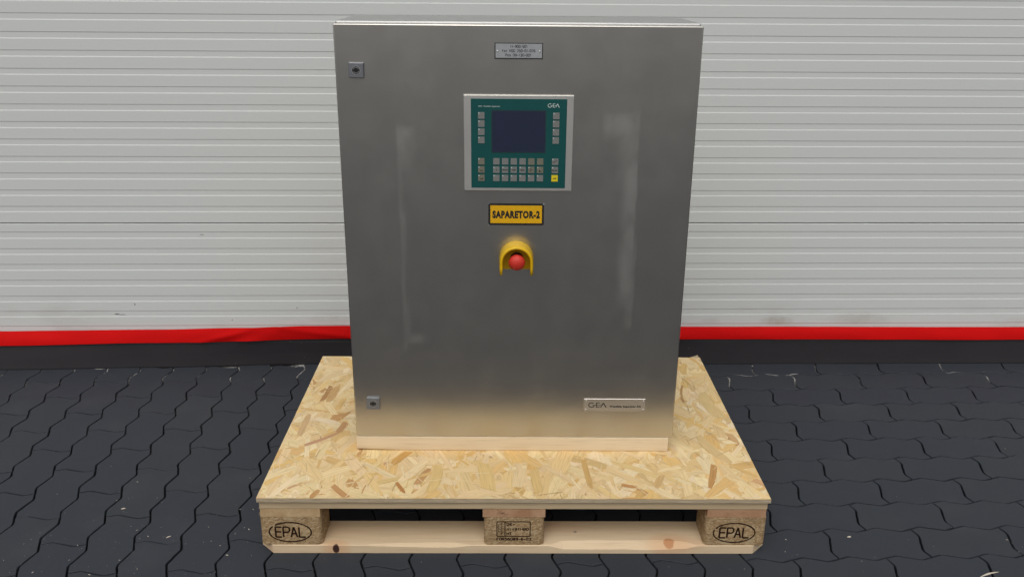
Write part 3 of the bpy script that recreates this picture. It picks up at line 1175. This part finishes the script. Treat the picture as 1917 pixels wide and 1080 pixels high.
# ------------------------------------------------------------------ control cabinet
cab = thing("control_cabinet", "stainless steel control cabinet with operator panel and red stop button standing on the pallet", "control cabinet", (CX_, CY_, CZ), CYAW)
b = MB()
b.box(-.398, .398, .021, .285, .0012, 1.0050)
b.build("body", M['steel_body'], cab, bevel=.0035, seg=3, smooth=False)
b = MB()
b.box(-.394, .394, .0172, .0215, .004, .992)
b.build("door_gasket", M['black'], cab)
b = MB()
# the door hangs a touch low on its left side
b.add([(-.400, 0, 0), (.400, 0, 0), (.400, 0, 1.0), (-.400, 0, 1.0), (-.400, .017, 0), (.400, .017, 0), (.400, .017, 1.0), (-.400, .017, 1.0)],
      [(0, 1, 2, 3), (5, 4, 7, 6), (4, 0, 3, 7), (1, 5, 6, 2), (3, 2, 6, 7), (4, 5, 1, 0)])
cdoor = b.build("door", M['steel'], cab, bevel=.0026, seg=4, smooth=False)
for p in cdoor.data.polygons:
    p.use_smooth = p.area < .02


def lock(x, z, s, tilt):
    hb = MB()
    h = s / 2
    hb.box(-h, h, -.0065, .0, -h, h)
    o = hb.build("lock", M['zinc'], cab, bevel=.0018, seg=2)
    o.location = (x, 0, z)
    o.rotation_euler = (0, R(tilt), 0)
    r = MB()
    r.lathe_y([(.0094, -.0064), (.0094, -.0072), (.0086, -.0072), (.0086, -.0066)], 0, 0, 28)
    r.build("lock_collar", M['bezel'], o, smooth=False)
    k = MB()
    k.lathe_y([(.0086, -.0066), (.0086, -.0064)], 0, 0, 28)
    k.build("lock_recess", M['hole'], o)
    k = MB()
    for a0, a1 in ((24, 164), (204, 344)):
        arc = [(.0061 * math.cos(R(a0 + (a1 - a0) * i / 12)), .0061 * math.sin(R(a0 + (a1 - a0) * i / 12))) for i in range(13)]
        k.stroke(arc, .0019, -.0071, -.0066)
    k.build("lock_insert", M['zinc'], o)
    return o


lock(-.3534, .9030, .0330, 1.2)
lock(-.3524, .0948, .0325, 1.5)

# engraved plate at the top
pt = MB()
pt.box(-.0515, .0533, -.0022, 0, .9290, .9628)
np_ = pt.build("name_plate", M['black'], cab)
np_['label'] = "engraved silver plate with three lines of numbers"
f = MB()
f.box(-.0495, .0515, -.0030, -.0022, .9312, .9612)
f.build("plate_face", M['plate'], np_)
lt = MB()
for txt, x0, x1, z0_, z1_ in (("11-900-501", -.0180, .0200, .9524, .9586), ("for MSD 250-01-076", -.0358, .0370, .9432, .9495), ("Pos 09-130-001", -.0285, .0285, .9341, .9403)):
    line_text(lt, txt, x0, x1, z0_, z1_, .00095, -.0032, -.0030)
lt.build("lettering", M['ink'], np_)
for x in (-.0455, .0465):
    s = MB()
    s.lathe_y([(.0, -.0046), (.0014, -.0042), (.0020, -.0032), (.0020, -.0030)], x, .9457, 14)
    s.build("screw", M['rivet'], np_, smooth=True)


def gea_logo(x0, x1, z0, z1, y, mat, parent):
    """three capitals joined by one thin bar through their middle"""
    g = MB()
    W, Hh = x1 - x0, z1 - z0
    w = Hh * .145
    yf = y - .0002

    def tr(pts):
        return [(x0 + px * W, z0 + pz * Hh) for px, pz in pts]
    arc = []
    for k in range(15):
        a = R(52 + (312 - 52) * k / 14)
        arc.append((.175 + .165 * math.cos(a) * 1.0, .5 + .44 * math.sin(a)))
    g.stroke(tr(arc), w, yf, y)
    g.stroke(tr([(.30, .10), (.30, .46)]), w, yf, y)
    g.stroke(tr([(.20, .46), (.80, .46)]), w * .50, yf - .00004, y)
    g.stroke(tr([(.445, .06), (.445, .94)]), w, yf, y)
    g.stroke(tr([(.43, .93), (.62, .93)]), w * .8, yf - .00004, y)
    g.stroke(tr([(.43, .07), (.62, .07)]), w * .8, yf - .00004, y)
    g.stroke(tr([(.67, .02), (.83, .95)]), w, yf, y)
    g.stroke(tr([(.81, .95), (.985, .02)]), w * 1.2, yf - .00008, y)
    return g.build("logo", mat, parent)


# maker's plate near the foot
pt = MB()
pt.box(.1722, .3262, -.0016, 0, .0742, .1086)
mp = pt.build("maker_plate", M['logo_plate'], cab, bevel=.0006, seg=1)
mp['label'] = "narrow brushed maker's plate with black lettering near the foot"
gea_logo(.1838, .2290, .0846, .0985, -.0016, M['ink'], mp)
add_text("lettering", [("Westfalia Separator AG", .2365, .3150, .0836, .0908, -.0016)], M['ink'], mp, bold=.045)
for x in (.1778, .3208):
    for z in (.0795, .1036):
        s = MB()
        s.lathe_y([(.0, -.0030), (.0012, -.0027), (.0016, -.0016)], x, z, 12)
        s.build("screw", M['rivet'], mp, smooth=True)

# operator panel
pt = MB()
pt.box(-.1200, .1243, -.0066, 0, .6372, .8520)
op = pt.build("operator_panel", M['bezel'], cab, bevel=.0012, seg=2)
op['label'] = "green operator panel in a satin steel bezel with dark display"
f = MB()
f.box(-.1038, .1090, -.0074, -.0066, .6443, .8442)
f.build("membrane", M['green'], op, bevel=.0003, seg=1)
f = MB()
f.box(-.0585, .0632, -.0077, -.0074, .7247, .8196)
f.build("display_rim", M['screen_edge'], op)
f = MB()
f.box(-.0562, .0612, -.0079, -.0077, .7268, .8178)
f.build("display", M['screen'], op)
keys = [(-.0809, z, 'key', 1) for z in (.8076, .7897, .7715, .7532)]
keys += [(.0855, z, 'key', 1) for z in (.8075, .7896, .7713, .7531)]
keys += [(-.0811, .7052, 'key_warm', 1), (-.0812, .6864, 'key_warm', 1), (-.0812, .6674, 'key_warm', 1)]
keys += [(.0855, .7052, 'key', 1), (.0852, .6862, 'key', 1), (.0850, .6672, 'key_yellow', 0)]
for r, z in enumerate((.7052, .6862, .6672)):
    for cidx, x in enumerate((-.0472, -.0274, -.0079, .0120, .0317, .0516)):
        keys.append((x, z, 'key_warm' if cidx >= 4 and r < 2 else 'key', 1 if r else 0))
kmesh = {}
for x, z, kind, led in keys:
    kk = (kind, led)
    if kk not in kmesh:
        kb = MB()
        kb.box(-.0072, .0072, -.0082, -.0074, -.0073, .0073, 0)
        if led:
            kb.lathe_y([(.0014, -.00845), (.0014, -.0082)], -.0052, .0052, 10, 1)
        o = kb.build("key", [M[kind], M['led']], op)
        kmesh[kk] = o.data
    else:
        o = link("key", kmesh[kk], op)
    o.location = (x, 0, z)
    if kind == 'key_yellow':
        o['label'] = "yellow key at the lower right of the panel"
KY = -.0082
tx = []
for s, x, z, w, h in (("On", -.0806, .6840, .0060, .0030), ("Off", -.0806, .6650, .0072, .0034), ("0", -.0466, .6858, .0020, .0032), ("Prod", -.0274, .6860, .0110, .0036), ("CIP", -.0076, .6858, .0086, .0034),
                      ("H2O", .0122, .6856, .0090, .0036), ("Error", .0852, .6856, .0118, .0034), ("ACK", .0853, .6668, .0082, .0030)):
    tx.append((s, x - w / 2, x + w / 2, z - h / 2, z + h / 2, KY))
for t_ in tx:
    lg = MB()
    vs, fs = text_mesh(*t_, bold=.05)
    lg.add(vs, fs)
    lg.build("key_legend", M['ink'], op)
for paths, tri in (([[(.0805, .7028), (.0825, .7042), (.0890, .7078)]], None),
                   ([[(.0282, .6905), (.0308, .6880), (.0308, .6845), (.0282, .6820)], [(.0308, .6862), (.0348, .6862)]], None),
                   ([[(.0520, .6834), (.0550, .6834)]], [(.0496, .6800), (.0524, .6834), (.0496, .6868)])):
    lg = MB()
    for p_ in paths:
        lg.stroke(p_, .0010, KY - .0002, KY)
    if tri:
        lg.prism(tri, KY - .00025, KY)
    lg.build("key_legend", M['ink'], op)
gea_logo(.0665, .0922, .8258, .8347, -.0074, M['white'], op)
add_text("lettering", [("GEA Westfalia Separator", -.0872, -.0388, .8253, .8293, -.0074)], M['white'], op, bold=.004)

# yellow name sticker
st = MB()
poly = []
sx0, sx1, sz0, sz1, rr = -.0655, .0628, .5545, .6062, .003
for cx, cz, a0 in ((sx1 - rr, sz1 - rr, 0), (sx0 + rr, sz1 - rr, 90), (sx0 + rr, sz0 + rr, 180), (sx1 - rr, sz0 + rr, 270)):
    for s in range(5):
        a = R(a0 + 90 * s / 4)
        poly.append((cx + rr * math.cos(a), cz + rr * math.sin(a)))
st.prism(poly, -.0006, 0)
stk = st.build("sticker", M['ink'], cab)
stk['label'] = "yellow sticker with black border and black lettering"
f = MB()
f.box(-.0608, .0582, -.0009, -.0006, .5594, .6014)
f.build("sticker_field", M['sticker'], stk)
add_text("lettering", [("SAPARETOR-2", -.0562, .0535, .5708, .5892, -.0009)], M['ink'], stk, bold=.060)

for (x, z, r0) in ((sx1 - .001, sz1 - .0012, .0022), (sx0 + .0012, sz1 - .0006, .0010), (sx0 + .0012, sz0 + .0010, .0013)):
    cw = MB()
    cw.prism([(x - r0, z - r0 * .3), (x + r0 * .4, z - r0), (x + r0, z + r0 * .2), (x + r0 * .1, z + r0 * .9)], -.0008, -.0006)
    cw.build("worn_corner", M['rivet'], stk)

# emergency stop with yellow shroud
es = MB()
ez, er = .4770, .0398
# backplate
arch = [(er * math.cos(R(180 * k / 20)), ez + er * math.sin(R(180 * k / 20))) for k in range(21)] + [(-er, .4480), (er, .4480)]
es.prism(arch, -.003, 0)
plate_ = es.build("emergency_stop", M['yellow'], cab)
plate_['label'] = "red mushroom stop button under a yellow shroud"
sh = MB()


def arch_pts(r, zc, zfoot):
    p = [(r, zfoot), (r, zfoot + (zc - zfoot) * .5)]
    p += [(r * math.cos(R(180 * k / 24)), zc + r * math.sin(R(180 * k / 24))) for k in range(25)]
    return p + [(-r, zfoot + (zc - zfoot) * .5), (-r, zfoot)]


loops = []
for (ro_, y, zc, zf) in ((.0400, -.0031, .4770, .4470), (.0398, -.010, .4770, .4460), (.0392, -.030, .4765, .4455), (.0386, -.0395, .4760, .4455), (.0376, -.0420, .4758, .4458), (.0348, -.0430, .4755, .4460), (.0326, -.0420, .4753, .4464), (.0317, -.0395, .4753, .4466), (.0320, -.0031, .4758, .4485)):
    loops.append([(x, y, z) for x, z in arch_pts(ro_, zc, zf)])
m = len(loops[0])
for lp in loops:
    sh.v += lp
for k in range(len(loops) - 1):
    for i in range(m - 1):
        sh.f.append((k * m + i, k * m + i + 1, (k + 1) * m + i + 1, (k + 1) * m + i))
        sh.mi.append(0)
nl = len(loops)
sh.f.append(tuple(k * m for k in range(nl)))
sh.f.append(tuple(k * m + m - 1 for k in range(nl - 1, -1, -1)))
sh.mi += [0, 0]
sh.build("shroud", M['yellow'], plate_, smooth=True)
kb = MB()
kb.lathe_y([(.0, -.0475), (.005, -.0472), (.010, -.0458), (.0145, -.0430), (.0178, -.0390), (.0192, -.0350), (.0188, -.0310), (.0165, -.0285), (.0110, -.0275), (.0100, -.0260), (.0100, -.0030)], 0.0010, .4745, 32)
kb.build("button", M['red_knob'], plate_, smooth=True)
kb = MB()
kb.lathe_y([(.0155, -.0100), (.0155, -.0030)], 0.0010, .4745, 24)
kb.build("button_collar", M['black'], plate_)

# ------------------------------------------------------------------ loose wood bits
sw = MB()
for k in range(420):
    if rnd.random() < .62:
        x, y = rnd.uniform(-1.25, -.62), rnd.gauss(.02, .16)
    else:
        x, y = rnd.uniform(-.6, 1.5), rnd.gauss(-.05, .10) if rnd.random() < .6 else rnd.uniform(-.15, .85)
    if -.62 < x < .62 and -.008 < y < .82:
        continue
    l = rnd.lognormvariate(math.log(.0010), .6)
    w = l * rnd.uniform(.25, .8)
    a = rnd.uniform(0, math.pi)
    ca, sa = math.cos(a), math.sin(a)
    z = .0004
    h = min(l, w) * .6
    pts = [(-l, 0), (0, -w / 2), (l, 0), (0, w / 2)]
    vs = [(x + u * ca - v * sa, y + u * sa + v * ca, z) for u, v in pts] + [(x, y, z + h)]
    sw.add(vs, [(0, 1, 4), (1, 2, 4), (2, 3, 4), (3, 0, 4)])
so = sw.build("sawdust", M['splint'])
so['kind'] = 'stuff'


def splinter(label, x, y, ang, L, W):
    s = MB()
    n = 6
    for k in range(n + 1):
        t = k / n
        u = (t - .5) * L
        w = W * (1 - abs(2 * t - 1) ** 1.6) * rnd.uniform(.75, 1.1) + .0003
        bo = .06 * L * math.sin(t * 3.0)
        s.v += [(u, bo - w / 2, 0), (u, bo + w / 2, .0003), (u, bo, w * .55 + .0004)]
    for k in range(n):
        for i in range(3):
            s.f.append((k * 3 + i, (k + 1) * 3 + i, (k + 1) * 3 + (i + 1) % 3, k * 3 + (i + 1) % 3))
            s.mi.append(0)
    o = s.build("wood_splinter", M['splint'])
    o.location = (x, y, .0004)
    o.rotation_euler = (0, 0, ang)
    return tag(o, label, "splinter", "wood splinters on the paving")


splinter("long pale splinter on the paving at the bottom right corner", 1.100, -.079, R(20), .062, .005)
splinter("white wood chip in the paving joint right of the pallet", .828, -.074 + .14, R(5), .011, .004)
splinter("thin pale splinter on the paving beside the left pallet corner", -.842, .061, R(40), .013, .0022)
splinter("small white splinter on the paving well left of the pallet", -1.000, .181, R(15), .012, .0030)
